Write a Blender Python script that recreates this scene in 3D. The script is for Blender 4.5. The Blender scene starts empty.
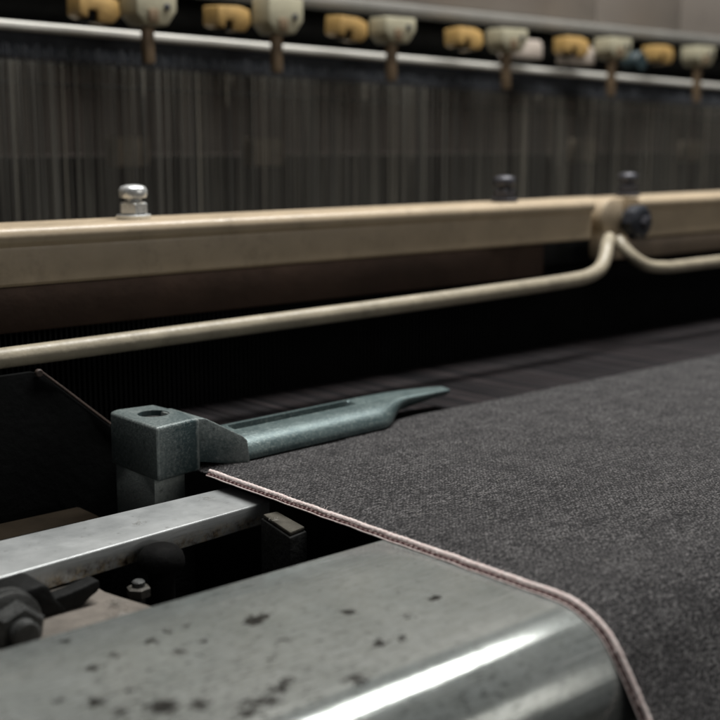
import bpy, bmesh, math, random
from mathutils import Vector, Matrix, noise as mnoise
random.seed(11)
S = bpy.context.scene
COL = S.collection
PI = math.pi

# ------------------------------------------------------------------ helpers
def V(*a): return Vector(a)

def thing(name, label, cat, loc=(0, 0, 0), group=None):
    o = bpy.data.objects.new(name, None); COL.objects.link(o)
    o.location = loc; o.empty_display_size = .02
    o['label'] = label; o['category'] = cat
    if group: o['group'] = group
    return o

def tag(o, label=None, cat=None, group=None, kind=None):
    if label: o['label'] = label
    if cat: o['category'] = cat
    if group: o['group'] = group
    if kind: o['kind'] = kind
    return o

def root_loc(p):
    l = Vector((0, 0, 0))
    while p is not None:
        l = l + Vector(p.location); p = p.parent
    return l

def obj(name, bm, mat, parent=None, origin=None, angle=35, recalc=True):
    """bm is in world coordinates; origin = where the object's own origin is put."""
    if recalc: bmesh.ops.recalc_face_normals(bm, faces=bm.faces[:])
    base = root_loc(parent)
    org = Vector(origin) if origin is not None else base
    bmesh.ops.translate(bm, verts=bm.verts[:], vec=-org)
    me = bpy.data.meshes.new(name); bm.to_mesh(me); bm.free()
    for p in me.polygons: p.use_smooth = True
    me.set_sharp_from_angle(angle=math.radians(angle))
    mats = mat if isinstance(mat, (list, tuple)) else [mat]
    for m in mats: me.materials.append(m)
    o = bpy.data.objects.new(name, me); COL.objects.link(o)
    if parent is not None: o.parent = parent
    o.location = org - base
    return o

def add_prism(bm, pts, axis, a, b, bevel=0.0, seg=2):
    """polygon pts (2D) swept along axis from a to b."""
    def mk(p, t):
        if axis == 'x': return (t, p[0], p[1])
        if axis == 'y': return (p[0], t, p[1])
        return (p[0], p[1], t)
    v0 = [bm.verts.new(mk(p, a)) for p in pts]
    v1 = [bm.verts.new(mk(p, b)) for p in pts]
    n = len(pts); fs = [bm.faces.new(v0), bm.faces.new(v1[::-1])]
    for i in range(n): fs.append(bm.faces.new((v0[i], v0[(i+1) % n], v1[(i+1) % n], v1[i])))
    bmesh.ops.recalc_face_normals(bm, faces=fs)
    if bevel > 0:
        es = list({e for f in fs for e in f.edges})
        bmesh.ops.bevel(bm, geom=es, offset=bevel, segments=seg, affect='EDGES', profile=.5, clamp_overlap=True)

def add_box(bm, x0, x1, y0, y1, z0, z1, bevel=0.0, seg=2):
    add_prism(bm, [(x0, y0), (x1, y0), (x1, y1), (x0, y1)], 'z', z0, z1, bevel, seg)

def add_tube(bm, pts, r, n=12, caps=True):
    pts = [Vector(p) for p in pts]; rings = []; up = Vector((0, 0, 1))
    for i, p in enumerate(pts):
        t = (pts[min(i+1, len(pts)-1)] - pts[max(i-1, 0)]).normalized()
        u = up if abs(t.dot(up)) < .95 else Vector((0, 1, 0))
        a = t.cross(u).normalized(); b = a.cross(t)
        rr = r(i) if callable(r) else r
        rings.append([bm.verts.new(p + rr*(math.cos(k*2*PI/n)*a + math.sin(k*2*PI/n)*b)) for k in range(n)])
    for i in range(len(rings)-1):
        for k in range(n):
            bm.faces.new((rings[i][k], rings[i][(k+1) % n], rings[i+1][(k+1) % n], rings[i+1][k]))
    if caps:
        bm.faces.new(rings[0][::-1]); bm.faces.new(rings[-1])

def add_lathe(bm, prof, loc, axis='z', n=28, rot=0.0):
    """prof: list of (radius, height)."""
    loc = Vector(loc); rings = []
    for r, h in prof:
        ring = []
        for k in range(n):
            c, s = r*math.cos(rot+k*2*PI/n), r*math.sin(rot+k*2*PI/n)
            d = {'z': (c, s, h), 'y': (c, h, s), 'x': (h, c, s)}[axis]
            ring.append(bm.verts.new(loc + Vector(d)))
        rings.append(ring)
    for i in range(len(rings)-1):
        for k in range(n):
            bm.faces.new((rings[i][k], rings[i][(k+1) % n], rings[i+1][(k+1) % n], rings[i+1][k]))
    bm.faces.new(rings[0][::-1]); bm.faces.new(rings[-1])

def bez(pts, n=12):
    """rounded polyline: Catmull-Rom through pts."""
    P = [Vector(p) for p in pts]; out = []
    for i in range(len(P)-1):
        p0 = P[max(i-1, 0)]; p1 = P[i]; p2 = P[i+1]; p3 = P[min(i+2, len(P)-1)]
        for k in range(n):
            t = k/n
            out.append(.5*((2*p1) + (p2-p0)*t + (2*p0-5*p1+4*p2-p3)*t*t + (3*p1-p0-3*p2+p3)*t**3))
    out.append(P[-1]); return out

# ------------------------------------------------------------------ materials
class N:
    def __init__(self, name):
        self.m = bpy.data.materials.new(name); self.m.use_nodes = True
        self.t = self.m.node_tree; self.b = self.t.nodes['Principled BSDF']
        self.co = self.t.nodes.new('ShaderNodeTexCoord').outputs['Object']
    def new(self, typ, **kw):
        n = self.t.nodes.new(typ)
        for k, v in kw.items(): setattr(n, k, v)
        return n
    def link(self, a, b): self.t.links.new(a, b)
    def mapping(self, scale=(1, 1, 1), rot=(0, 0, 0), loc=(0, 0, 0)):
        m = self.new('ShaderNodeMapping'); self.link(self.co, m.inputs['Vector'])
        m.inputs['Scale'].default_value = scale; m.inputs['Rotation'].default_value = rot; m.inputs['Location'].default_value = loc
        return m.outputs[0]
    def noise(self, scale, detail=4, rough=.55, vec=None, dist=0):
        n = self.new('ShaderNodeTexNoise'); self.link(vec or self.co, n.inputs['Vector'])
        n.inputs['Scale'].default_value = scale; n.inputs['Detail'].default_value = detail
        n.inputs['Roughness'].default_value = rough; n.inputs['Distortion'].default_value = dist
        return n.outputs['Fac']
    def vor(self, scale, vec=None):
        n = self.new('ShaderNodeTexVoronoi'); self.link(vec or self.co, n.inputs['Vector'])
        n.inputs['Scale'].default_value = scale; return n.outputs['Distance']
    def ramp(self, fac, stops):
        r = self.new('ShaderNodeValToRGB'); self.link(fac, r.inputs['Fac'])
        e = r.color_ramp.elements
        while len(e) < len(stops): e.new(.5)
        for i, (p, c) in enumerate(stops):
            e[i].position = p
            if not isinstance(c, (tuple, list)): c = (c, c, c)
            e[i].color = (*c, 1)
        return r.outputs['Color']
    def val(self, fac, a, b, lo=0., hi=1.):
        r = self.new('ShaderNodeMapRange'); self.link(fac, r.inputs['Value'])
        r.inputs['From Min'].default_value = a; r.inputs['From Max'].default_value = b
        r.inputs['To Min'].default_value = lo; r.inputs['To Max'].default_value = hi
        return r.outputs['Result']
    def math(self, op, a, b=None, clamp=False):
        n = self.new('ShaderNodeMath', operation=op); n.use_clamp = clamp
        for i, s in enumerate((a, b)):
            if s is None: continue
            if isinstance(s, (int, float)): n.inputs[i].default_value = s
            else: self.link(s, n.inputs[i])
        return n.outputs[0]
    def mix(self, fac, a, b, mode='MIX'):
        n = self.new('ShaderNodeMix', data_type='RGBA', blend_type=mode)
        for s, sock in ((fac, n.inputs[0]), (a, n.inputs[6]), (b, n.inputs[7])):
            if isinstance(s, (int, float)): sock.default_value = s
            elif isinstance(s, (tuple, list)): sock.default_value = (*s, 1)
            else: self.link(s, sock)
        return n.outputs[2]
    def bump(self, h, dist, strength=1.0):
        n = self.new('ShaderNodeBump'); self.link(h, n.inputs['Height'])
        n.inputs['Distance'].default_value = dist; n.inputs['Strength'].default_value = strength
        self.link(n.outputs[0], self.b.inputs['Normal'])
    def set(self, **kw):
        for k, v in kw.items():
            s = self.b.inputs[{'col': 'Base Color', 'rough': 'Roughness', 'metal': 'Metallic', 'spec': 'Specular IOR Level',
                               'sheen': 'Sheen Weight', 'coat': 'Coat Weight'}[k]]
            if isinstance(v, (int, float)): s.default_value = v
            elif isinstance(v, (tuple, list)): s.default_value = (*v, 1)
            else: self.link(v, s)
        return self

def paint(name, col, rough=.45, var=.25, scale=30, bump=.0003, metal=0., spec=.5, dirt=.35):
    k = N(name)
    n1 = k.noise(scale, 5, .6); n2 = k.noise(scale*6, 3, .6)
    c1 = tuple(c*(1-var) for c in col); c2 = tuple(min(1, c*(1+var)) for c in col)
    c = k.ramp(n1, [(.3, c1), (.7, c2)])
    d = k.val(k.noise(scale*2.3, 6, .7), .55, .72, 0, dirt)
    c = k.mix(d, c, tuple(x*.35 for x in col))
    k.set(col=c, rough=k.val(n2, .3, .7, rough-.08, rough+.1), metal=metal, spec=spec)
    k.bump(n2, bump)
    return k.m

# worn brushed steel of the breast beam, with oily grime specks
k = N('worn_steel')
st = k.noise(1, 5, .6, k.mapping((6, 260, 260)))
cl = k.noise(16, 6, .6)
fine = k.noise(900, 2, .6)
c = k.ramp(cl, [(.25, (.29, .32, .312)), (.5, (.41, .44, .43)), (.75, (.52, .55, .535))])
c = k.mix(k.val(st, .35, .7, .0, .35), c, (.35, .37, .35))
wx = k.new('ShaderNodeSeparateXYZ'); k.link(k.co, wx.inputs[0])
# grime gathers towards the open end of the beam (an area of wear in the beam's own coordinates)
area = k.math('MULTIPLY', k.val(wx.outputs['X'], .20, .36, 1., .0), k.val(wx.outputs['Y'], .325, .41, 1., .12))
area = k.math('ADD', area, k.val(k.noise(22, 3), .5, .8, 0, .35), clamp=True)
n1 = k.noise(210, 7, .78, dist=.8)
g1 = k.math('MULTIPLY', k.val(n1, .52, .66, 0, 1), area)
tick = k.noise(1, 3, .65, k.mapping((170, 420, 420), (0, 0, .35)))
g2 = k.math('MULTIPLY', k.val(tick, .55, .63, 0, .9), k.math('ADD', area, .22))
c = k.mix(k.math('MULTIPLY', g1, 1.0), c, (.07, .075, .07))
c = k.mix(k.val(k.noise(140, 5, .7), .42, .62, 0, .32), c, (.26, .275, .25))
c = k.mix(g2, c, (.06, .065, .06))
spots = None
for (sx, sy, sr) in [(.2466, .3310, .0042), (.2350, .3285, .0040), (.2400, .3345, .0030), (.2556, .3365, .0040), (.2618, .3404, .0028), (.2830, .3230, .0042), (.3245, .3760, .0026),
                     (.3640, .3630, .0030), (.3400, .3560, .0020), (.3120, .3420, .0030), (.3215, .3405, .0018), (.2870, .3950, .0050), (.2930, .3965, .0035), (.215, .352, .006), (.226, .345, .004), (0.2157, 0.4299, 0.0023), (0.2121, 0.3986, 0.0029), (0.2241, 0.4042, 0.0017), (0.2428, 0.4061, 0.0022), (0.2527, 0.4097, 0.0015), (0.2454, 0.3893, 0.0027), (0.2499, 0.3803, 0.0009), (0.2138, 0.3716, 0.0020), (0.1988, 0.3717, 0.0039), (0.2124, 0.3555, 0.0022), (0.2591, 0.3904, 0.0014), (0.2631, 0.4090, 0.0010), (0.2013, 0.3590, 0.0027), (0.1897, 0.3819, 0.0017), (0.2685, 0.3589, 0.0012), (0.2849, 0.3704, 0.0010), (0.2899, 0.4015, 0.0006)]:
    cb = k.new('ShaderNodeCombineXYZ'); k.link(wx.outputs['X'], cb.inputs[0]); k.link(wx.outputs['Y'], cb.inputs[1])
    d = k.new('ShaderNodeVectorMath', operation='DISTANCE'); k.link(cb.outputs[0], d.inputs[0]); d.inputs[1].default_value = (sx, sy, 0)
    dd = k.math('ADD', d.outputs['Value'], k.val(k.noise(330, 5, .75, dist=.5), .3, .7, -.0042, .0042))
    s = k.val(dd, sr*.65, sr*1.1, 1., 0)
    spots = s if spots is None else k.math('MAXIMUM', spots, s)
c = k.mix(k.math('MULTIPLY', spots, .88), c, (.012, .012, .013))
scr = k.noise(1, 2, .5, k.mapping((14, 1500, 1500), (0, 0, .06)))
c = k.mix(k.val(scr, .63, .68, 0, .35), c, (.72, .74, .72))
scr2 = k.noise(1, 2, .5, k.mapping((30, 1100, 1100), (0, 0, -.25)))
c = k.mix(k.val(scr2, .65, .69, 0, .5), c, (.16, .17, .165))
lint = k.val(k.noise(520, 1, .4), .735, .77, 0, .7)
c = k.mix(lint, c, (.55, .55, .52))
grime = k.math('MAXIMUM', k.math('MAXIMUM', g1, g2), spots)
k.set(col=c, metal=k.val(spots, 0, 1, .60, .9), rough=k.math('ADD', k.val(st, .3, .7, .10, .16), k.math('MULTIPLY', grime, .10)), spec=.5)
k.bump(k.math('ADD', st, k.math('MULTIPLY', fine, .35)), .00012)
STEEL = k.m

k = N('bright_bar_steel')
st = k.noise(1, 4, .6, k.mapping((25, 400, 400)))
cl = k.noise(28, 6, .65)
c = k.ramp(cl, [(.3, (.36, .38, .385)), (.6, (.47, .49, .495))])
c = k.mix(k.val(k.noise(170, 4, .7), .62, .72, 0, .6), c, (.10, .095, .09))
sp = k.new('ShaderNodeSeparateXYZ'); k.link(k.co, sp.inputs[0])
rust_reflection = k.math('MULTIPLY', k.val(sp.outputs['Z'], -.0105, -.0155, 0, 1), k.val(k.noise(120, 5, .75), .38, .55, 0, 1), clamp=True)
c = k.mix(rust_reflection, c, k.ramp(k.noise(260, 3), [(.35, (.05, .03, .02)), (.65, (.42, .36, .26))]))  # rust and dirt low on the bar, plus a painted tan reflection
k.set(col=c, metal=k.val(rust_reflection, 0, 1, .42, .1), rough=k.val(cl, .3, .7, .26, .42)); k.bump(st, .00012)
BAR = k.m

# painted cast iron of the temple
k = N('teal_cast_iron')
n1 = k.noise(60, 5, .6); n2 = k.noise(520, 4, .7); n3 = k.noise(1300, 2, .6)
c = k.ramp(n1, [(.3, (.024, .049, .054)), (.7, (.048, .078, .082))])
c = k.mix(k.val(n2, .54, .68, 0, .4), c, (.16, .20, .20))
c = k.mix(k.val(n3, .70, .74, 0, .8), c, (.60, .62, .58))
geo = k.new('ShaderNodeNewGeometry')
wear = k.val(k.math('ADD', geo.outputs['Pointiness'], k.math('MULTIPLY', n2, .06)), .555, .62, 0, .75)
c = k.mix(wear, c, (.48, .52, .50))
c = k.mix(k.val(k.noise(200, 4, .6), .60, .72, 0, .6), c, (.03, .04, .042))
k.set(col=c, metal=.25, rough=k.val(n2, .3, .7, .36, .55)); k.bump(k.math('ADD', n2, k.math('MULTIPLY', n3, .5)), .00035)
TEAL = k.m

# arm: lighter and greyer than the block
k = N('grey_cast_iron')
n1 = k.noise(70, 5, .6); n2 = k.noise(600, 4, .7)
c = k.ramp(n1, [(.3, (.055, .090, .096)), (.7, (.112, .155, .157))])
c = k.mix(k.val(n2, .5, .68, 0, .5), c, (.34, .39, .37))
c = k.mix(k.val(k.noise(350, 4, .7), .60, .70, 0, .6), c, (.10, .13, .13))
k.set(col=c, metal=.4, rough=k.val(n2, .3, .7, .30, .46)); k.bump(n2, .00025)
ARM = k.m

# black denim: twill of near black warp and grey weft flecks with fuzz
def denim(name, flat):
    k = N(name)
    # a "length along the cloth" coordinate keeps the weave even where the cloth turns down
    uv = k.new('ShaderNodeUVMap'); uv.uv_map = 'UVMap'
    sp = k.new('ShaderNodeSeparateXYZ'); k.link(uv.outputs[0], sp.inputs[0])
    x = k.math('ADD', sp.outputs['X'], k.math('MULTIPLY', k.noise(260, 3), .0034))
    y = k.math('ADD', sp.outputs['Y'], k.math('MULTIPLY', k.noise(290, 3), .0034))
    p = .00085
    tw = k.math('FRACT', k.math('ADD', k.math('DIVIDE', x, p*3), k.math('DIVIDE', y, p*3)))
    wr = k.math('ABSOLUTE', k.math('SUBTRACT', k.math('FRACT', k.math('DIVIDE', x, p)), .5))
    fleck = k.math('MULTIPLY', k.val(tw, .3, .75, .30, .52), k.val(wr, .15, .45, .75, 1))
    rnd1 = k.noise(1, 3, .7, k.mapping((380, 1050, 1050)))
    rnd2 = k.noise(1, 3, .7, k.mapping((1100, 420, 800)))
    rnd3 = k.noise(48, 4, .6)
    streak = k.noise(1, 3, .6, k.mapping((9, 420, 420)))
    m = k.math('MULTIPLY', fleck, k.val(rnd1, .40, .66, .0, 2.3))
    m = k.math('ADD', m, k.val(rnd2, .50, .72, 0, .75))
    m = k.math('MULTIPLY', m, k.val(rnd3, .3, .7, .68, 1.2))
    m = k.math('ADD', m, k.val(k.noise(1, 2, .6, k.mapping((420, 900, 900), (0, 0, .3))), .60, .74, 0, .45))
    m = k.math('MULTIPLY', m, k.val(streak, .3, .7, .78, 1.2))
    c = k.ramp(m, [(0, (.009, .009, .0100)), (.26, (.032, .0310, .0330)), (.56, (.112, .108, .110)), (1., (.29, .280, .282))])
    fz = k.val(k.noise(820, 2, .6), .68, .74, 0, .6)
    c = k.mix(fz, c, (.20, .19, .18))
    k.set(col=c, rough=.92, spec=.12, sheen=.05)
    k.b.inputs['Sheen Roughness'].default_value = .5
    k.bump(k.math('ADD', m, k.math('MULTIPLY', k.noise(260, 4, .7), 1.2)), .0009)
    return k.m
DENIM = denim('black_denim', True)

k = N('warp_yarn')
n1 = k.noise(1, 2, .6, k.mapping((330, 2, 2)))
c = k.ramp(n1, [(.3, (.006, .006, .0075)), (.52, (.020, .018, .0195)), (.66, (.042, .033, .034)), (.8, (.068, .062, .062))])
k.set(col=c, rough=.85, spec=.15); WARP = k.m

k = N('pink_selvedge_yarn')
n1 = k.noise(700, 3, .6)
c = k.ramp(n1, [(.3, (.60, .44, .42)), (.5, (.74, .63, .605)), (.7, (.84, .77, .745))])
k.set(col=c, rough=.9, spec=.15, sheen=.3); k.bump(k.noise(1500, 2), .0003); PINK = k.m

k = N('red_white_selvedge_stitch')
uvn = k.new('ShaderNodeUVMap'); uvn.uv_map = 'UVMap'
sp = k.new('ShaderNodeSeparateXYZ'); k.link(uvn.outputs[0], sp.inputs[0])
fr = k.math('FRACT', k.math('ADD', k.math('DIVIDE', sp.outputs['Y'], .0038), k.math('MULTIPLY', k.noise(300, 2), .35)))
c = k.ramp(fr, [(.40, (.10, .045, .046)), (.70, (.36, .26, .25))])
k.set(col=c, rough=.9, spec=.1); k.bump(k.noise(1500, 2), .0003); STITCH = k.m

BEIGE = paint('beige_enamel', (.43, .345, .24), .38, .12, 22, .0002, dirt=.35)
TUBEM = paint('worn_beige_tube_paint', (.33, .29, .215), .42, .2, 40, .0003, dirt=.5)
BROWN = paint('dark_brown_board', (.048, .030, .022), .6, .35, 14, .0004, spec=.15, dirt=.4)
BLACK = paint('shade_dark_reed_steel', (.011, .012, .0125), .6, .3, 40, .0002, spec=.2, dirt=.2)  # reed colour darkened to stand for shade under the rail
SOOT = paint('sooty_iron', (.006, .006, .006), .75, .3, 60, .0004, spec=.06)
IRON = paint('oily_dark_iron', (.010, .0105, .0105), .65, .4, 45, .0005, spec=.12, dirt=.5)
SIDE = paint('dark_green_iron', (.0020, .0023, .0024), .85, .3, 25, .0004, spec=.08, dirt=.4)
GREYPL = paint('dusty_grey_plate', (.135, .120, .104), .7, .3, 55, .0004, spec=.3, dirt=.35)
STUD = paint('greasy_steel', (.065, .067, .066), .45, .5, 120, .0005, metal=.3, spec=.3, dirt=.6)
CHROME = paint('bright_plated_steel', (.74, .76, .76), .3, .08, 40, .0001, metal=.65, dirt=.1)
DARKBOLT = paint('dull_plated_steel', (.055, .055, .065), .45, .2, 40, .0001, metal=.4, dirt=.2)
KNOB = paint('blue_black_bakelite', (.022, .025, .033), .33, .2, 90, .0004, dirt=.2)
CREAM = paint('cream_plastic', (.40, .375, .27), .55, .12, 40, .0003, dirt=.35)
YELLOW = paint('amber_yellow_plastic', (.47, .30, .105), .5, .18, 50, .0004, dirt=.45)
POST = paint('bronze_hanger', (.20, .14, .085), .5, .25, 60, .0002, metal=.2, dirt=.3)
PALE = paint('pale_pinkish_plastic', (.46, .40, .35), .55, .1, 50, .0002, dirt=.15)
BLUE = paint('faded_blue_paint', (.016, .032, .037), .5, .2, 50, .0002)
TAUPE = paint('taupe_enamel', (.27, .24, .215), .5, .10, 6, .0002, dirt=.2)
LIP = paint('grey_enamel_edge', (.22, .215, .20), .5, .15, 12, .0002, dirt=.2)
ALU = paint('bright_aluminium', (.58, .57, .53), .4, .06, 25, .0001, metal=.1, dirt=.1)
SLAT = paint('dusty_blue_black_slat', (.030, .034, .042), .7, .3, 90, .0004, spec=.2, dirt=.5)
BACKP = paint('dusty_brown_panel', (.52, .43, .39), .7, .15, 5, .0003, spec=.2, dirt=.3)
FLOORM = paint('oily_concrete', (.05, .048, .045), .8, .3, 4, .001, spec=.2, dirt=.4)
STRAP = paint('tan_rod', (.06, .040, .032), .6, .3, 80, .0003, dirt=.3)

k = N('heddle_wire_steel')
inf = k.new('ShaderNodeObjectInfo')
n1 = k.noise(1, 1, .5, k.mapping((180, 2, 2)))
f = k.math('FRACT', k.math('ADD', k.math('MULTIPLY', inf.outputs['Random'], 1.0), k.math('MULTIPLY', n1, .8)))
c = k.ramp(f, [(.0, (.03, .03, .027)), (.45, (.105, .102, .088)), (.8, (.20, .19, .158)), (1., (.40, .37, .30))])  # brightest stop paints glints on a few wires
k.set(col=c, metal=.0, rough=.55); WIRE = k.m
k = N('dull_heddle_steel')
c = k.ramp(k.noise(1, 1, .5, k.mapping((760, 2, 2))), [(.34, (.026, .025, .023)), (.5, (.085, .082, .073)), (.66, (.185, .176, .150))])
k.set(col=c, rough=.6, spec=.3); DULLWIRE = k.m

# ------------------------------------------------------------------ setting
bm = bmesh.new(); add_box(bm, -4, 7, -4, 8, -.95, -.90)
tag(obj('floor', bm, FLOORM), kind='structure')

# ------------------------------------------------------------------ breast beam (steel, rounded nose)
CY, CZ, RR = .325, -.040, .040           # nose of the beam: centre and radius in the Y-Z plane
def nose(a, r): return (CY - r*math.sin(a), CZ + r*math.cos(a))
beam = thing('breast_beam', 'worn grey steel beam with rounded nose and dark grime specks, under the cloth', 'beam', (1.0, .37, -.06))
prof = [(.4415, -.0045), (.4400, -.0010), (.4375, 0), (.40, 0), (.36, 0)]
prof += [nose(a*PI/180, RR) for a in range(0, 151, 5)]
inner = [nose(a*PI/180, RR-.004) for a in range(150, -1, -10)] + [(.4375, -.004)]
bm = bmesh.new(); add_prism(bm, prof + inner, 'x', -.45, 2.6)
obj('steel_cover', bm, STEEL, beam, origin=(0, 0, 0), angle=50)
bm = bmesh.new(); add_box(bm, -.44, 2.59, .333, .437, -.085, -.0045, .002)
obj('beam_core', bm, IRON, beam)

# ------------------------------------------------------------------ cloth
X0, X1 = .404, 2.55
TH = .0011
def cloth_path():
    """(Y, Z, normalY, normalZ) from the fell of the cloth down over the nose."""
    pts = []
    y = .626
    while y > CY + .0005:
        pts.append((y, 0., 0., 1.)); y -= .004
    for a in range(0, 57, 3):
        r = math.radians(a); q = nose(r, RR); pts.append((q[0], q[1], -math.sin(r), math.cos(r)))
    r = math.radians(57); q = nose(r, RR)
    for i in range(60):
        d = i*.006; pts.append((q[0]-math.cos(r)*d, q[1]-math.sin(r)*d, -math.sin(r), math.cos(r)))
    return pts
PATH = cloth_path()
LEN = [0.]
for a, b in zip(PATH, PATH[1:]): LEN.append(LEN[-1] + math.hypot(a[0]-b[0], a[1]-b[1]))

cloth = thing('denim_cloth', 'black grey denim cloth with pink selvedge, turned down over the steel beam', 'cloth', (1.2, .45, 0))
bm = bmesh.new(); uvl = bm.loops.layers.uv.new('UVMap')
xs = [X0 + .004*i for i in range(60)]
while xs[-1] < X1: xs.append(xs[-1] + .012)
def lift(x, s):
    return TH + .0016 + .0011*(mnoise.noise(Vector((x*9, s*11, 3.1)))) + .0004*mnoise.noise(Vector((x*60, s*50, 7)))
grid = []
for i, (y, z, ny, nz) in enumerate(PATH):
    row = []
    for x in xs:
        h = lift(x, LEN[i]); e = min(1, (x-X0)/.02)
        h = TH*.6 + (h - TH*.6)*e
        yy = y + (.0015*mnoise.noise(Vector((x*40, 1, 2))) if i == 0 else 0)
        row.append(bm.verts.new((x, yy + ny*h, z + nz*h)))
    grid.append(row)
for i in range(len(PATH)-1):
    for j in range(len(xs)-1):
        f = bm.faces.new((grid[i][j], grid[i+1][j], grid[i+1][j+1], grid[i][j+1]))
        for l, (a, b) in zip(f.loops, ((i, j), (i+1, j), (i+1, j+1), (i, j+1))): l[uvl].uv = (xs[b], LEN[a])
cl_o = obj('cloth_body', bm, DENIM, cloth, recalc=False, angle=80)
sol = cl_o.modifiers.new('thickness', 'SOLIDIFY'); sol.thickness = .0010; sol.offset = -1

def path_at(s):
    i = 0
    while i < len(LEN)-2 and LEN[i+1] < s: i += 1
    t = (s-LEN[i])/(LEN[i+1]-LEN[i]); a, b = PATH[i], PATH[i+1]
    return [a[q]*(1-t)+b[q]*t for q in range(4)]
def yarn(x, h, r, period, lobes, amp, step=.0009, n=12, wob=.0004, s0=.0, s1=None):
    bm = bmesh.new(); uvl = bm.loops.layers.uv.new('UVMap'); rings = []; ss = []
    s = s0; s1 = s1 or LEN[-1]-.002
    while s < s1:
        y, z, ny, nz = path_at(s)
        xo = x + wob*mnoise.noise(Vector((s*60, x*50, 1))) ; hh = h + wob*.6*mnoise.noise(Vector((s*70, 9, x*40)))
        c = Vector((xo, y+ny*hh, z+nz*hh)); A = Vector((1, 0, 0)); B = Vector((0, ny, nz)); ring = []
        for kk in range(n):
            th = kk*2*PI/n; rr = r*(1 + amp*math.cos(lobes*(th - s*2*PI/period)) + .08*mnoise.noise(Vector((s*200, th, x*90))))
            ring.append(bm.verts.new(c + rr*(math.cos(th)*A + math.sin(th)*B)))
        rings.append(ring); ss.append(s); s += step
    for i in range(len(rings)-1):
        for kk in range(n):
            f = bm.faces.new((rings[i][kk], rings[i][(kk+1) % n], rings[i+1][(kk+1) % n], rings[i+1][kk]))
            for l, a in zip(f.loops, (i, i, i+1, i+1)): l[uvl].uv = (kk/n, ss[a])
    return bm
sel = obj('selvedge', yarn(.4044, .0023, .00150, .012, 3, .06, wob=.0005, s0=.027), PINK, cloth, angle=80)
obj('stitching', yarn(.4028, .0009, .00075, .007, 2, .08, wob=.0005, s0=.027), STITCH, sel, angle=80)
obj('edge_thread', yarn(.4015, .0004, .0004, .006, 2, .1, wob=.0005, s0=.027), PINK, sel, angle=80)

bm = bmesh.new()
for i in range(420):
    s_ = random.uniform(.03, .47); y, z, ny, nz = path_at(s_)
    L = random.uniform(.001, .0032); a = random.uniform(-.9, .9); side = random.choice((-1, -1, 1))
    p0 = Vector((.4044 + side*.001, y + ny*.0024, z + nz*.0024)); T = Vector((0, -nz, ny))
    d = Vector((side*math.cos(a), 0, 0)) + T*math.sin(a) + Vector((0, ny, nz))*random.uniform(-.2, .7)
    add_tube(bm, [p0, p0 + d*L*.5 + T*random.uniform(-.0004, .0004), p0 + d*L], .00008, 4)
tag(obj('frayed_fibre', bm, PINK, sel), kind='stuff')
# lint caught on the cloth
bm = bmesh.new()
for i in range(170):
    x = random.uniform(.43, 1.15); s = random.uniform(.01, .36); y, z, ny, nz = path_at(s)
    a = random.uniform(0, PI); L = random.uniform(.0012, .0035); c = random.uniform(-.6, .6)
    pts = []
    for q in range(5):
        t = q/4-.5; aa = a + c*t*3
        dx, dy = math.cos(aa)*L*t, math.sin(aa)*L*t
        h = .0036 + .0005*math.sin(q*1.5+i)
        pts.append((x+dx, y+ny*h - nz*dy*1.0, z+nz*h + ny*dy))
    add_tube(bm, pts, .00013, 4)
for (fx, fy, fz, fr_, fn) in [(.262, .512, -.0195, .005, 40), (.278, .494, -.0195, .005, 44), (.270, .478, -.0195, .006, 50), (.255, .470, -.0195, .006, 40), (.385, .575, -.0057, .004, 18), (.330, .560, -.0057, .004, 14), (.425, .640, .0045, .004, 20), (.390, .515, -.0055, .003, 14)]:
    for q in range(fn):
        p = Vector((fx, fy, fz)) + Vector((random.gauss(0, fr_*.5), random.gauss(0, fr_*.5), abs(random.gauss(0, fr_*.12))))
        d = Vector((random.uniform(-1, 1), random.uniform(-1, 1), random.uniform(-.15, .35))); pts = [p.copy()]
        for w_ in range(4):
            d = (d + Vector((random.uniform(-.8, .8), random.uniform(-.8, .8), random.uniform(-.35, .25)))).normalized(); p = p + d*fr_*.22
            p.z = max(p.z, fz); pts.append(p.copy())
        add_tube(bm, bez(pts, 3), .00006, 3, caps=False)
LINTM = paint('white_lint', (.36, .345, .32), .9, .1, 300, .0001)
tag(obj('cotton_lint', bm, LINTM), 'tiny pale lint fibres scattered over the black cloth and metal', 'lint', kind='stuff')

# warp yarns from the fell through the reed to the harness
bm = bmesh.new()
x = X0 + .001
while x < 2.5:
    zz = random.uniform(-.0003, .0001); w = random.uniform(.00035, .00055)
    up = 0
    add_tube(bm, [(x, .6235, .0012), (x + random.uniform(-.0006, .0006), .66, .0010+zz), (x + random.uniform(-.0008, .0008), .755, .0005 + zz + up*.004), (x, 1.14, zz + up*.02)], w, 5, caps=False)
    x += .00125
tag(obj('warp_yarns', bm, WARP), 'sheet of dark threads running from the cloth edge into the black reed', 'threads', kind='stuff')

# ------------------------------------------------------------------ sley: reed, boards, beige cap rail, shuttle guard tubes
sley = thing('sley', 'beige capped rail with guard tubes and dark knob, spanning the loom behind the cloth', 'loom sley', (1.0, .80, .0))
bm = bmesh.new(); add_box(bm, -.5, 2.7, .772, .81, -.20, -.012, .003); obj('race_board', bm, IRON, sley)
bm = bmesh.new(); add_box(bm, -.5, 2.7, .790, .800, -.012, .080, 0); obj('reed_shade_sheet', bm, BLACK, sley)  # dark sheet added behind the dents for the shade there
bm = bmesh.new(); x = -.3
while x < 2.3:
    add_box(bm, x, x+.0010, .772, .7895, -.011, .079); x += .0042
tag(obj('reed_dents', bm, BLACK, sley), kind='stuff')
bm = bmesh.new(); add_box(bm, -.5, .905, .758, .83, .0745, .1075, .002)
obj('front_board', bm, BROWN, sley)
bm = bmesh.new(); add_box(bm, -.5, 2.7, .775, .83, .0805, .1085, .002); obj('cap_core', bm, IRON, sley)
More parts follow.
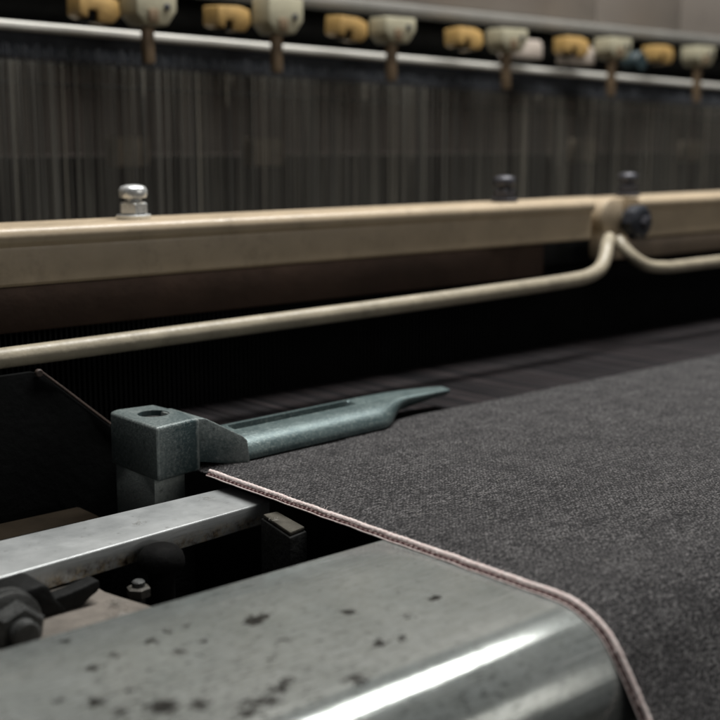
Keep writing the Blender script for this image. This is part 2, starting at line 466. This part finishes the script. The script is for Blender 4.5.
def rail_profile(y0, z0, z1):
    pts = [(y0+.002, z0), (y0+.06, z0), (y0+.062, z0+.002), (y0+.062, z1-.006)]
    pts += [(y0+.052, z1)]
    R1 = .0065
    pts += [(y0-.004+R1 - R1*math.sin(t), z1 - R1 + R1*math.cos(t)) for t in [i*PI/16 for i in range(0, 13)]]
    pts += [(y0+.0005, z1-.0135), (y0, z1-.016), (y0, z0+.002)]
    return pts
bm = bmesh.new(); add_prism(bm, rail_profile(.75, .1070, .1465), 'x', -.5, .966); obj('cap_rail', bm, BEIGE, sley, angle=30)
bm = bmesh.new(); add_prism(bm, rail_profile(.75, .1045, .1465), 'x', 1.040, 2.7); obj('cap_rail', bm, BEIGE, sley, angle=30)
bm = bmesh.new(); add_box(bm, .967, 1.039, .764, .813, .108, .1462, .003); obj('joint_piece', bm, BEIGE, sley)
bm = bmesh.new(); add_box(bm, 1.0, 2.7, .757, .82, .083, .1035, .002); obj('lower_strip', bm, paint('dull_brown_enamel', (.16, .12, .085), .5, .2, 20, .0002), sley)
br = bmesh.new()
add_lathe(br, [(.013, 0), (.0175, .002), (.0185, .006), (.0185, .020), (.016, .024)], (.992, .742, .1290), 'y', 32)
add_box(br, .978, 1.012, .744, .763, .086, .120, .004)
brk = obj('clamp_bracket', br, BEIGE, sley)
kb = bmesh.new()
prof = [(.006, -.0185), (.0135, -.0175), (.0172, -.0145), (.0180, -.009), (.0172, -.003), (.0140, -.0005), (.0095, .000), (.0095, .012)]
add_lathe(kb, prof, (1.018, .742, .1235), 'y', 10)
obj('knob', kb, KNOB, brk, angle=25)
kb = bmesh.new(); add_lathe(kb, [(.005, -.0235), (.007, -.022), (.007, -.018)], (1.018, .742, .1235), 'y', 6); obj('knob_nut', kb, DARKBOLT, brk, angle=25)
# guard tubes
def tilted(pts): return bez(pts, 10)
bm = bmesh.new()
add_tube(bm, tilted([(-.40, .711, .0640), (.10, .711, .0655), (.60, .711, .0705), (.80, .711, .0735), (.885, .711, .0755), (.915, .712, .0775), (.938, .716, .0830), (.953, .722, .0920), (.966, .730, .1010), (.985, .742, .1080)]), .0067, 18)
obj('guard_tube', bm, TUBEM, sley, angle=60)
bm = bmesh.new()
add_tube(bm, tilted([(1.000, .742, .1060), (.998, .732, .0980), (1.001, .722, .0890), (1.013, .714, .0810), (1.038, .711, .0780), (1.08, .711, .0775), (1.4, .711, .0790), (2.6, .711, .0840)]), .0060, 18)
obj('guard_tube', bm, TUBEM, sley, angle=60)
def bolt(x, mat, s=1.0):
    b = bmesh.new()
    add_lathe(b, [(.0122, 0), (.0128, .0008), (.0128, .0028), (.0118, .0034)], (x, .778, .1465), 'z', 28)
    add_lathe(b, [(.0096, .0036), (.0108, .0044), (.0108, .0112), (.0092, .0124)], (x, .778, .1465), 'z', 6, rot=x*7)
    add_lathe(b, [(.0062, .0126), (.0062, .0150), (.0098, .0156), (.0104, .0176), (.0104, .0212), (.0088, .0236), (.0050, .0248), (.0015, .0251)], (x, .778, .1465), 'z', 28)
    o = obj('cap_bolt', b, mat, sley, angle=40)
    return o
tag(bolt(.463, CHROME), 'shiny chrome cap bolt')
bolt(.868, DARKBOLT); bolt(1.062, DARKBOLT)

# ------------------------------------------------------------------ temple (cloth stretcher) : block, socket, arm
tm = thing('temple', 'teal grey cast iron block with slotted pointed arm lying on the cloth', 'loom temple', (.392, .64, -.03))
# block
bm = bmesh.new()
T0 = .0335
plan = [(.3725, .6075), (.4010, .6125), (.4065, .6120), (.4090, .6350), (.4085, .6430), (.4065, .6660), (.3800, .6690), (.3735, .6650)]
add_prism(bm, plan, 'z', -.0005, T0, .0022, 3)
blk = obj('block', bm, TEAL, tm, angle=32)
bm = bmesh.new(); add_prism(bm, [(.3742, .6150), (.3995, .6195), (.402, .660), (.3755, .664)], 'z', -.040, .0005, .0015, 2)
obj('foot', bm, TEAL, blk, angle=32)
# bore in the block's top: a real hole with a sunk slotted screw
cb = bmesh.new(); add_lathe(cb, [(.0098, T0-.0075), (.0098, T0-.0008), (.0106, T0+.004)], (.3915, .6420, 0), 'z', 40)
cut_o = obj('cutter', cb, TEAL)
md = blk.modifiers.new('bore', 'BOOLEAN'); md.object = cut_o; md.operation = 'DIFFERENCE'; md.solver = 'EXACT'
bpy.context.view_layer.update()
ev = blk.evaluated_get(bpy.context.evaluated_depsgraph_get())
nm_ = bpy.data.meshes.new_from_object(ev); blk.modifiers.clear(); blk.data = nm_
nm_.set_sharp_from_angle(angle=math.radians(32))
bpy.data.objects.remove(cut_o)
bm = bmesh.new(); add_lathe(bm, [(.0078, T0-.0074), (.0078, T0-.0040), (.0070, T0-.0030)], (.3915, .6420, 0), 'z', 30)
obj('screw', bm, STUD, blk)
# cheek: wedge between block and arm
bm = bmesh.new()
pts_front = [(.400, -.0005), (.400, T0-.0005), (.4105, T0-.0008), (.4310, .0202), (.4338, .0172), (.4350, .0040), (.4338, .0022), (.4220, .0026), (.4070, .0050), (.4060, -.0005)]
v0 = [bm.verts.new((p[0], .6165 - .0172*(p[0]-.40)/.0345, p[1])) for p in pts_front]
v1 = [bm.verts.new((p[0], .6530 - .006*(p[0]-.40)/.045, p[1])) for p in pts_front]
bm.faces.new(v0); bm.faces.new(v1[::-1])
for i in range(len(v0)): bm.faces.new((v0[i], v1[i], v1[(i+1) % len(v0)], v0[(i+1) % len(v0)]))
bmesh.ops.recalc_face_normals(bm, faces=bm.faces[:])
bmesh.ops.bevel(bm, geom=bm.edges[:], offset=.0016, segments=2, affect='EDGES', profile=.5, clamp_overlap=True)
obj('cheek', bm, TEAL, tm, angle=32)
# arm: lofted half round with a slot and a scooped, pointed end
def lerp(a, b, t): return a + (b-a)*max(0, min(1, t))
def smooth(t): t = max(0, min(1, t)); return t*t*(3-2*t)
XA, XB = .4310, .648
def arm_section(x, n=88):
    u = smooth((x-.558)/.044)              # scoop: the front falls back to a thin blade
    w = max(0, min(1, (x-.585)/(XB-.585)))           # point
    slot = min(1, max(0, (x-.441)/.003), max(0, (.5500-x)/.004)) if .441 < x < .55 else 0
    yf = lerp(.6015, .6085, (x-.44)/.125)
    zb = .0032
    yk = yf + .0205                        # front lip of the slot
    yb = .6440 + .002*w
    zk, zr = .0186, .0198                  # lip height, back rim height
    # polygon in the Y-Z plane: front foot, round front, lip, slot, rim, back
    P = []
    for i in range(21):
        t = i/20*PI/2
        P.append((yk - (yk-yf)*math.cos(t)**.9, zb + .0025 + (zk-zb-.0025)*math.sin(t)**.95))
    # slot
    d = (.0120 + .0030*smooth((x-.528)/.016))*slot
    for dy, k_ in ((.0012, 0), (.0022, .6), (.0026, 1), (.0094, 1), (.0100, .6), (.0106, 0)):
        P.append((yk+dy, zk + (zr-zk)*math.sin(dy/.0106*PI/2) - d*k_))
    P += [(yk+.0150, zr-.0002), (yk+.0185, zr-.0030), (yk+.0200, zr-.0070), (yk+.0195, zb+.004), (yk+.017, zb)]
    for i in range(1, 8): P.append((yk+.017 - (yk+.017-yf-.0015)*i/8, zb))
    P.append((yf+.0006, zb+.0006))
    out = []
    for (y, z) in P:
        # blade: squeeze the foot up and back, concave front
        zt = zr
        f = (zt - z)/(zt - zb)             # 0 top .. 1 foot
        tz = zt - f*lerp(zt-zb-.0010, .0086, (x-.580)/.055)
        z2 = z + (tz - z)*u
        front = max(0, min(1, (yk+.012-y)/(yk+.012-yf)))
        y2 = y + u*(front*(.0105 + .0165*f))
        # narrowing to the tip
        ty = .6400
        y2 = ty + (y2-ty)*(1 - .42*w**2)
        z2 = (zt-.003) + (z2-(zt-.003))*(1 - .22*w**3) - .0022*w**1.4
        out.append((x, y2, z2))
    return out
bm = bmesh.new(); rings = []
nx = 150
for i in range(nx+1):
    x = XA + (XB-XA)*i/nx
    rings.append([bm.verts.new(p) for p in arm_section(x)])
n = len(rings[0])
for i in range(nx):
    for k2 in range(n): bm.faces.new((rings[i][k2], rings[i][(k2+1) % n], rings[i+1][(k2+1) % n], rings[i+1][k2]))
bm.faces.new(rings[0][::-1]); bm.faces.new(rings[-1])
obj('arm', bm, ARM, tm, angle=38)

# ------------------------------------------------------------------ bright support bar left of the cloth
bar = thing('support_bar', 'bright flat steel bar with polished front edge, ending under the pink selvedge', 'steel bar', (.2, .56, -.014))
def bar_face(x): return .5324 + (x-.236)*(.0155/.177)
def bar_back(x): return .5848 + (x-.26)*(.0031/.132)
bm = bmesh.new()
xa, xb = -.35, .4115
plan = [(xa, bar_face(xa)), (xb, bar_face(xb)), (xb, bar_back(xb)), (xa, bar_back(xa))]
add_prism(bm, plan, 'z', -.0195, -.0062, .0010, 3)
obj('bar_body', bm, BAR, bar, origin=(0, 0, 0), angle=30)

# ------------------------------------------------------------------ fittings in the gap between bar and beam
pl = thing('bracket_plate', 'dusty tan grey plate with hollowed right edge in the gap below the bright bar', 'plate', (.25, .52, -.03))
bm = bmesh.new()
edge = [(.2860, .5375), (.2845, .533), (.2832, .5277), (.2829, .515), (.2851, .504), (.2883, .4906), (.293, .470), (.300, .445)]
add_prism(bm, [(-.3, .445), (-.3, .487), (.236, .5330)] + edge, 'z', -.0255, -.0203, .0006, 2)
obj('plate_body', bm, GREYPL, pl, angle=30)

wn = thing('wing_nut', 'black iron wing nut on the tan grey plate beside a greasy hex bolt', 'wing nut', (.248, .510, -.02))
bm = bmesh.new()
add_prism(bm, [(.2240, -.0060), (.2350, -.0042), (.2440, -.0034), (.2470, -.0050), (.2500, -.0115), (.2530, -.0150), (.2580, -.0215), (.2517, -.0200), (.2320, -.0200), (.2240, -.0200)], 'y', .503, .526, .0016, 3)
obj('hub', bm, IRON, wn, angle=30)
bm = bmesh.new()
add_prism(bm, [(.2475, -.0122), (.2580, -.0112), (.2680, -.0096), (.2722, -.0086), (.2740, -.0092), (.2740, -.0132), (.2725, -.0148), (.2692, -.0163), (.2640, -.0200), (.2560, -.0200), (.2475, -.0200)], 'y', .5035, .513, .0014, 3)
obj('wing', bm, IRON, wn, angle=30)

hb = thing('hex_bolt', 'greasy grey hex bolt with washers at the left end of the gap', 'bolt', (.2240, .495, -.02))
BX = (.2235, 0, -.0155)
bm = bmesh.new(); add_lathe(bm, [(.0150, .5025), (.0158, .5015), (.0158, .4995), (.0142, .4985), (.0142, .4975), (.0152, .4965), (.0152, .4945), (.0140, .4938)], BX, 'y', 36); obj('washer', bm, STUD, hb)
bm = bmesh.new(); add_lathe(bm, [(.0115, .4935), (.0125, .4925), (.0125, .4850), (.0105, .4835)], BX, 'y', 6, rot=.35); obj('nut', bm, STUD, hb, angle=25)
bm = bmesh.new(); add_lathe(bm, [(.0068, .4834), (.0068, .4790), (.0055, .4780)], BX, 'y', 20); obj('stud', bm, STUD, hb)

kn = thing('round_knob', 'dark domed iron knob standing against the front of the bright bar', 'knob', (.3300, .5380, -.03))
bm = bmesh.new()
add_lathe(bm, [(.007, -.09), (.007, -.022), (.0118, -.0205), (.0126, -.0190), (.0125, -.0160), (.0115, -.0126), (.0090, -.0098), (.0052, -.0081), (.0015, -.0076)], (.3237, .5275, 0), 'z', 30)
obj('knob_body', bm, SOOT, kn, angle=30)

sn = thing('hex_nut', 'small pale worn nut in the dark gap right of the tan plate', 'nut', (.2985, .5060, -.03))
bm = bmesh.new()
add_lathe(bm, [(.0058, -.0296), (.0063, -.0290), (.0063, -.0248), (.0050, -.0240)], (.3045, .5190, 0), 'z', 6, rot=.2)
obj('nut_body', bm, paint('pale_worn_brass', (.075, .069, .060), .6, .3, 200, .0003, metal=.3, dirt=.5), sn, angle=25)
bm = bmesh.new(); add_lathe(bm, [(.0034, -.1600), (.0034, -.0215), (.0026, -.0208)], (.3045, .5190, 0), 'z', 14); obj('stud', bm, STUD, sn)

sb = thing('stop_block', 'dark iron stop block with lighter top at the right end of the bright bar', 'block', (.402, .525, -.03))
bm = bmesh.new()
add_prism(bm, [(.3915, .5305), (.4030, .5297), (.3968, .4948), (.3824, .4918)], 'z', -.16, -.0085, .0010, 2)
obj('block_body', bm, IRON, sb, angle=30)
bm = bmesh.new()
add_prism(bm, [(.3925, .5293), (.4020, .5286), (.3960, .4960), (.3840, .4936)], 'z', -.0083, -.0060, .0007, 2)
obj('top_pad', bm, paint('lighter_block_pad', (.075, .07, .058), .75, .3, 90, .0004, spec=.15, dirt=.5), sb, angle=30)  # top lighter than the block body

fr = thing('added_dark_frame', 'black iron casting added to keep the gap behind the steel beam dark', 'frame', (.6, .56, -.3))
bm = bmesh.new()
add_box(bm, -.6, 2.6, .46, .76, -.34, -.16, .006)  # dark casting added so the gap behind the beam stays black
obj('gap_dark_fill', bm, IRON, fr)
for x in (.12, 1.9):
    bm = bmesh.new(); add_box(bm, x-.05, x+.05, .50, .70, -.90, -.34, .006); obj('leg', bm, IRON, fr)
bm = bmesh.new(); add_box(bm, .370, .402, .612, .668, -.1601, -.0402, .003); obj('foot_shade_post', bm, IRON, fr)  # dark post standing for the foot's lower end in shade
bm = bmesh.new(); add_box(bm, .02, .10, .566, .60, -.1601, -.0197, .003); obj('bar_post', bm, IRON, fr)

# dark guide plate on the left, its lit edge painted as a tan bead
gp = thing('guide_plate', 'dark green black plate with slanted lit edge painted tan, left of the teal block', 'plate', (.25, .70, .0))
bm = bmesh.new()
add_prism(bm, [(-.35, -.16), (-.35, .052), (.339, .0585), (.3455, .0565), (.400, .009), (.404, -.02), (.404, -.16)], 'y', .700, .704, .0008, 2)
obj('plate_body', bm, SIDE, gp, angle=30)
bm = bmesh.new(); add_tube(bm, [(.3445, .6985, .0582), (.36, .6982, .0450), (.38, .6982, .0275), (.402, .6985, .0085)], .0009, 8); obj('lit_edge_bead', bm, STRAP, gp)
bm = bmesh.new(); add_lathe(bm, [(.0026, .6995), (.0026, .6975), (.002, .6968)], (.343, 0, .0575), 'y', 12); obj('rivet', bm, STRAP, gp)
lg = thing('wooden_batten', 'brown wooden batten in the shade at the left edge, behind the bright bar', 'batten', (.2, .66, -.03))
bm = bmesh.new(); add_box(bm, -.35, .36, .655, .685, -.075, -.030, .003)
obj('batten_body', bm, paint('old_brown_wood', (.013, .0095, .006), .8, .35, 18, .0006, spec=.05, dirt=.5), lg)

# ------------------------------------------------------------------ harness with heddle wires
TILT = -.0164
def hz(x, z): return z + (x-.52)*TILT
hf = thing('heddle_harness', 'dark frame with bright aluminium top rail and dense hanging wires', 'harness', (1.1, 1.10, .2))
def slat(name, y0, y1, z0, z1, mat, bev=.002, parent=hf):
    bm = bmesh.new()
    add_prism(bm, [(-.6, hz(-.6, z0)), (2.9, hz(2.9, z0)), (2.9, hz(2.9, z1)), (-.6, hz(-.6, z1))], 'y', y0, y1, bev, 3)
    return obj(name, bm, mat, parent)
slat('top_rail', 1.090, 1.108, .3065, .3155, ALU, .003)
slat('heddle_bar', 1.096, 1.104, .2835, .3062, SLAT, .001)
slat('carrier_rod', 1.092, 1.099, .2765, .2800, IRON, .001)
slat('carrier_rod', 1.092, 1.098, .2575, .2600, IRON, .001)
slat('bottom_rail', 1.090, 1.108, -.08, -.065, ALU, .003)
def wire_bm(x, y, w=.0011, z0=-.064, z1=None, t=.0003, yaw=0.):
    bm = bmesh.new(); z1 = hz(x, .2790) if z1 is None else z1
    add_box(bm, x-w/2, x+w/2, y-t/2, y+t/2, z0, z1)
    return bm
w0 = obj('heddle_wire', wire_bm(0, 0, .0011, -.34, 0, .0005), WIRE, hf, origin=(0, 0, 0))
xw = [.47 + i*.0126 + random.uniform(-.004, .004) for i in range(100)]
for i, x in enumerate(xw):
    o = w0 if i == 0 else w0.copy()
    if i: COL.objects.link(o); o.parent = hf
    o.location = Vector((x, 1.0830 + random.uniform(-.001, .001), hz(x, .2785))) - Vector(hf.location)
    o.rotation_euler = (0, random.uniform(-.006, .006), random.uniform(-.5, .5))
    o.scale = (random.choice((.55, .7, .9, 1.2)), 1, 1)
bm = bmesh.new(); x = .3
while x < 2.2:
    w = random.choice((.0006, .0009, .0012)); y = random.choice((1.0842, 1.0858, 1.0872))
    dx = random.uniform(-.002, .002)
    add_prism(bm, [(x, -.06), (x+w, -.06), (x+w+dx, hz(x, .2790)), (x+dx, hz(x, .2790))], 'y', y, y+.0004)
    x += random.uniform(.0009, .0027)
tag(obj('heddle_wire_mass', bm, DULLWIRE, hf), kind='stuff')
bm = bmesh.new(); x = .3
while x < 2.2:
    w = random.choice((.0005, .0008)); h = random.uniform(.003, .016)
    add_box(bm, x, x+w, 1.090, 1.0925, hz(x, .2805), hz(x, .2805)+h); x += random.uniform(.0012, .004)
tag(obj('heddle_tip_mass', bm, paint('blue_grey_wire', (.05, .054, .062), .6, .5, 300, .0001), hf), kind='stuff')

hf2 = thing('heddle_harness', 'second dusty frame seen through the wires of the front one', 'harness', (1.1, 1.19, .2))
slat('top_rail', 1.180, 1.195, .290, .300, SLAT, .002, hf2)
slat('bottom_rail', 1.180, 1.195, -.08, -.065, SLAT, .002, hf2)
bm = bmesh.new(); x = .4
while x < 2.4:
    w = random.choice((.001, .0014, .002)); y = random.choice((1.183, 1.187, 1.191))
    add_box(bm, x, x+w, y, y+.0005, -.064, .291); x += random.uniform(.006, .018)
tag(obj('heddle_wire_mass', bm, WIRE, hf2), kind='stuff')

# guide blocks dimly seen behind the wires
gl = [(.672, .193, 'dim tan guide block behind the wires, leftmost of the four low ones'), (.852, .192, 'dim tan guide block behind the wires, second of the four from the left'),
      (1.44, .192, 'dim tan guide block behind the wires, third of the four from the left'), (1.72, .190, 'dim tan guide block behind the wires, rightmost of the four low ones')]
for x, z, lab in gl:
    bm = bmesh.new(); add_box(bm, x-.022, x+.022, 1.128, 1.150, z-.016, z+.016, .003)
    o = obj('guide_block', bm, paint('dim_tan_plastic', (.62, .52, .40), .6, .2, 60, .0002), None, origin=(x, 1.14, z))
    tag(o, lab, 'guide block', 'guide blocks behind the wires')

# ------------------------------------------------------------------ harness hooks and amber latches
HX = [(.648, .0), (.806, .0), (.972, .0), (1.168, .0), (1.384, .0), (1.590, .0)]
CN = ['leftmost', 'second', 'third', 'fourth', 'fifth', 'rightmost']
for i, (x, dz) in enumerate(HX):
    zb = [.3150, .3165, .3160, .3155, .3165, .3160][i]
    yl = 1.045
    nm = 'leftmost of the six' if i == 0 else ('rightmost of the six' if i == 5 else CN[i] + ' of six from the left')
    t = thing('harness_hook', 'cream hook with bronze hanger over the bright rail, ' + nm, 'hook', (x, yl, zb), 'cream hooks along the harness')
    bm = bmesh.new()
    W = .023
    pts = [(x-W, zb+.036), (x-W, zb+.009), (x-.014, zb-.001), (x+.012, zb-.001), (x+W, zb+.013), (x+W+.0005, zb+.036)]
    if i >= 2: pts = [(p[0], min(p[1], zb+.027)) for p in pts]
    add_prism(bm, pts, 'y', yl-.012, yl+.018, .002, 2); obj('cream_block', bm, CREAM, t)
    bm = bmesh.new()
    zl = hz(x, .2800)
    add_box(bm, x-.0095, x+.0015, yl-.004, yl+.005, zl, zb-.0015, .0015); obj('hanger', bm, POST, t)
    bm = bmesh.new(); add_box(bm, x-.0115, x-.0005, yl-.0155, yl-.0125, zb+.001, zb+.014, .001); obj('clip', bm, POST, t)
    bm = bmesh.new(); add_lathe(bm, [(.0036, yl-.0122), (.0036, yl-.0136), (.0026, yl-.0142)], (x+.011, 0, zb+.0165), 'y', 12); obj('screw', bm, DARKBOLT, t)
    t.rotation_euler = (0, random.uniform(-.03, .03), random.uniform(-.05, .05))
    # amber latch left of the hook
    xl = x - [.050, .052, .055, .058, .066, .074][i]
    lt = thing('latch', 'amber latch with dark notch beside a cream hook, ' + nm, 'latch', (xl, yl+.02, zb), 'amber latches along the harness')
    bm = bmesh.new()
    zt = zb + .0255
    pts = [(xl-.022, zt), (xl-.022, zb+.006), (xl-.013, zb+.003), (xl-.012, zb+.011), (xl-.003, zb+.011), (xl-.002, zb+.001), (xl+.014, zb), (xl+.022, zb+.008), (xl+.020, zt-.004), (xl+.006, zt)]
    add_prism(bm, pts, 'y', yl+.008, yl+.034, .0015, 2); obj('latch_body', bm, YELLOW, lt)
    bm = bmesh.new(); add_box(bm, xl-.0125, xl-.0025, yl+.012, yl+.030, zb+.0005, zb+.0108, .001); obj('latch_pin', bm, IRON, lt); lt.rotation_euler = (random.uniform(-.08, .08), random.uniform(-.06, .06), random.uniform(-.10, .10))

for x, z, w, lab in ((1.222, .3185, .030, 'pale pinkish plastic block on the rail, right of the fourth cream hook'), (1.335, .3155, .026, 'pale pinkish plastic block on the rail, left of the fifth cream hook')):
    bm = bmesh.new()
    add_prism(bm, [(x-w, z-.008), (x+w, z-.008), (x+w, z+.011), (x+w-.005, z+.016), (x-w*.3, z+.016), (x-w, z+.004)], 'y', 1.060, 1.085, .002, 2)
    tag(obj('rail_block', bm, PALE, None, origin=(x, 1.07, z-.008)), lab, 'block', 'pale blocks on the bright rail')
bm = bmesh.new(); x = 1.455; add_lathe(bm, [(.012, 1.05), (.014, 1.053), (.014, 1.075), (.011, 1.078)], (x, 0, .3165), 'y', 18)
tag(obj('roller', bm, BLUE, None, origin=(x, 1.06, .3165)), 'small faded blue roller right of the fifth cream hook', 'roller')

# ------------------------------------------------------------------ machine parts behind and above
sh = thing('lifting_shaft', 'thick black shaft running behind the amber latches', 'shaft', (1.1, 1.17, .34))
bm = bmesh.new(); add_tube(bm, [(-.6, 1.172, .336), (2.9, 1.172, .336)], .030, 24); obj('shaft_body', bm, IRON, sh)
mc = thing('machine_cover', 'taupe enamelled machine cover with vertical seams and a grey lower edge', 'cover', (1.2, 1.16, .36))
sx = [-.6, .40, .93, 1.4125, 1.62, 2.9]
for i in range(len(sx)-1):
    bm = bmesh.new(); add_box(bm, sx[i]+.0012, sx[i+1]-.0012, 1.10, 1.12, .3690, .80, .003); obj('panel', bm, TAUPE, mc)
bm = bmesh.new(); add_box(bm, -.6, 2.9, 1.095, 1.125, .3550, .3685, .003); obj('lower_edge', bm, LIP, mc)
bm = bmesh.new(); add_box(bm, -.6, 2.9, 1.1205, 1.18, .3690, .80, .003); obj('cover_back', bm, IRON, mc)

bp = thing('back_panel', 'dusty brown back panel of the loom behind the heddle wires', 'panel', (1.2, 1.215, .0))
bm = bmesh.new(); add_box(bm, -.6, 3.2, 1.215, 1.23, .187, .352, .003); obj('upper_panel', bm, BACKP, bp)
bm = bmesh.new(); add_box(bm, -.6, 3.2, 1.217, 1.23, -.4, .1865, .003); obj('lower_panel', bm, paint('darker_brown_panel', (.15, .13, .118), .75, .3, 7, .0003, spec=.1, dirt=.4), bp)  # darker than the upper panel

# ------------------------------------------------------------------ lamps (fluorescent rows of the weaving shed)
def area(name, loc, sx, sy, power, col, rot=(0, 0, 0)):
    l = bpy.data.lights.new(name, 'AREA'); l.shape = 'RECTANGLE'; l.size = sx; l.size_y = sy; l.energy = power; l.color = col
    o = bpy.data.objects.new(name, l); COL.objects.link(o); o.location = loc; o.rotation_euler = rot
    return o
area('lamp_row', (1.12, .70, 1.7), 1.7, .42, 60, (1., .985, .95))
area('lamp_row_front', (2.1, -2.2, 1.3), 2.4, 1.1, 13, (1., .95, .88), (math.radians(68), 0, 0))
w = bpy.data.worlds.new('World'); S.world = w; w.use_nodes = True
bg = w.node_tree.nodes['Background']; bg.inputs[0].default_value = (.9, .95, 1, 1); bg.inputs[1].default_value = .045

# ------------------------------------------------------------------ camera
cd = bpy.data.cameras.new('camera'); cam = bpy.data.objects.new('camera', cd); COL.objects.link(cam)
cam.location = (0, 0, .2); cam.rotation_euler = (math.radians(90-10.125), 0, math.radians(48.656-90))
cd.sensor_width = 36; cd.lens = 36*1204/720; cd.clip_start = .01; cd.clip_end = 100
cd.dof.use_dof = True; cd.dof.focus_distance = .70; cd.dof.aperture_fstop = 6.8
S.camera = cam
S.view_settings.view_transform = 'Standard'; S.view_settings.look = 'None'
S.view_settings.exposure = 0; S.view_settings.gamma = 1
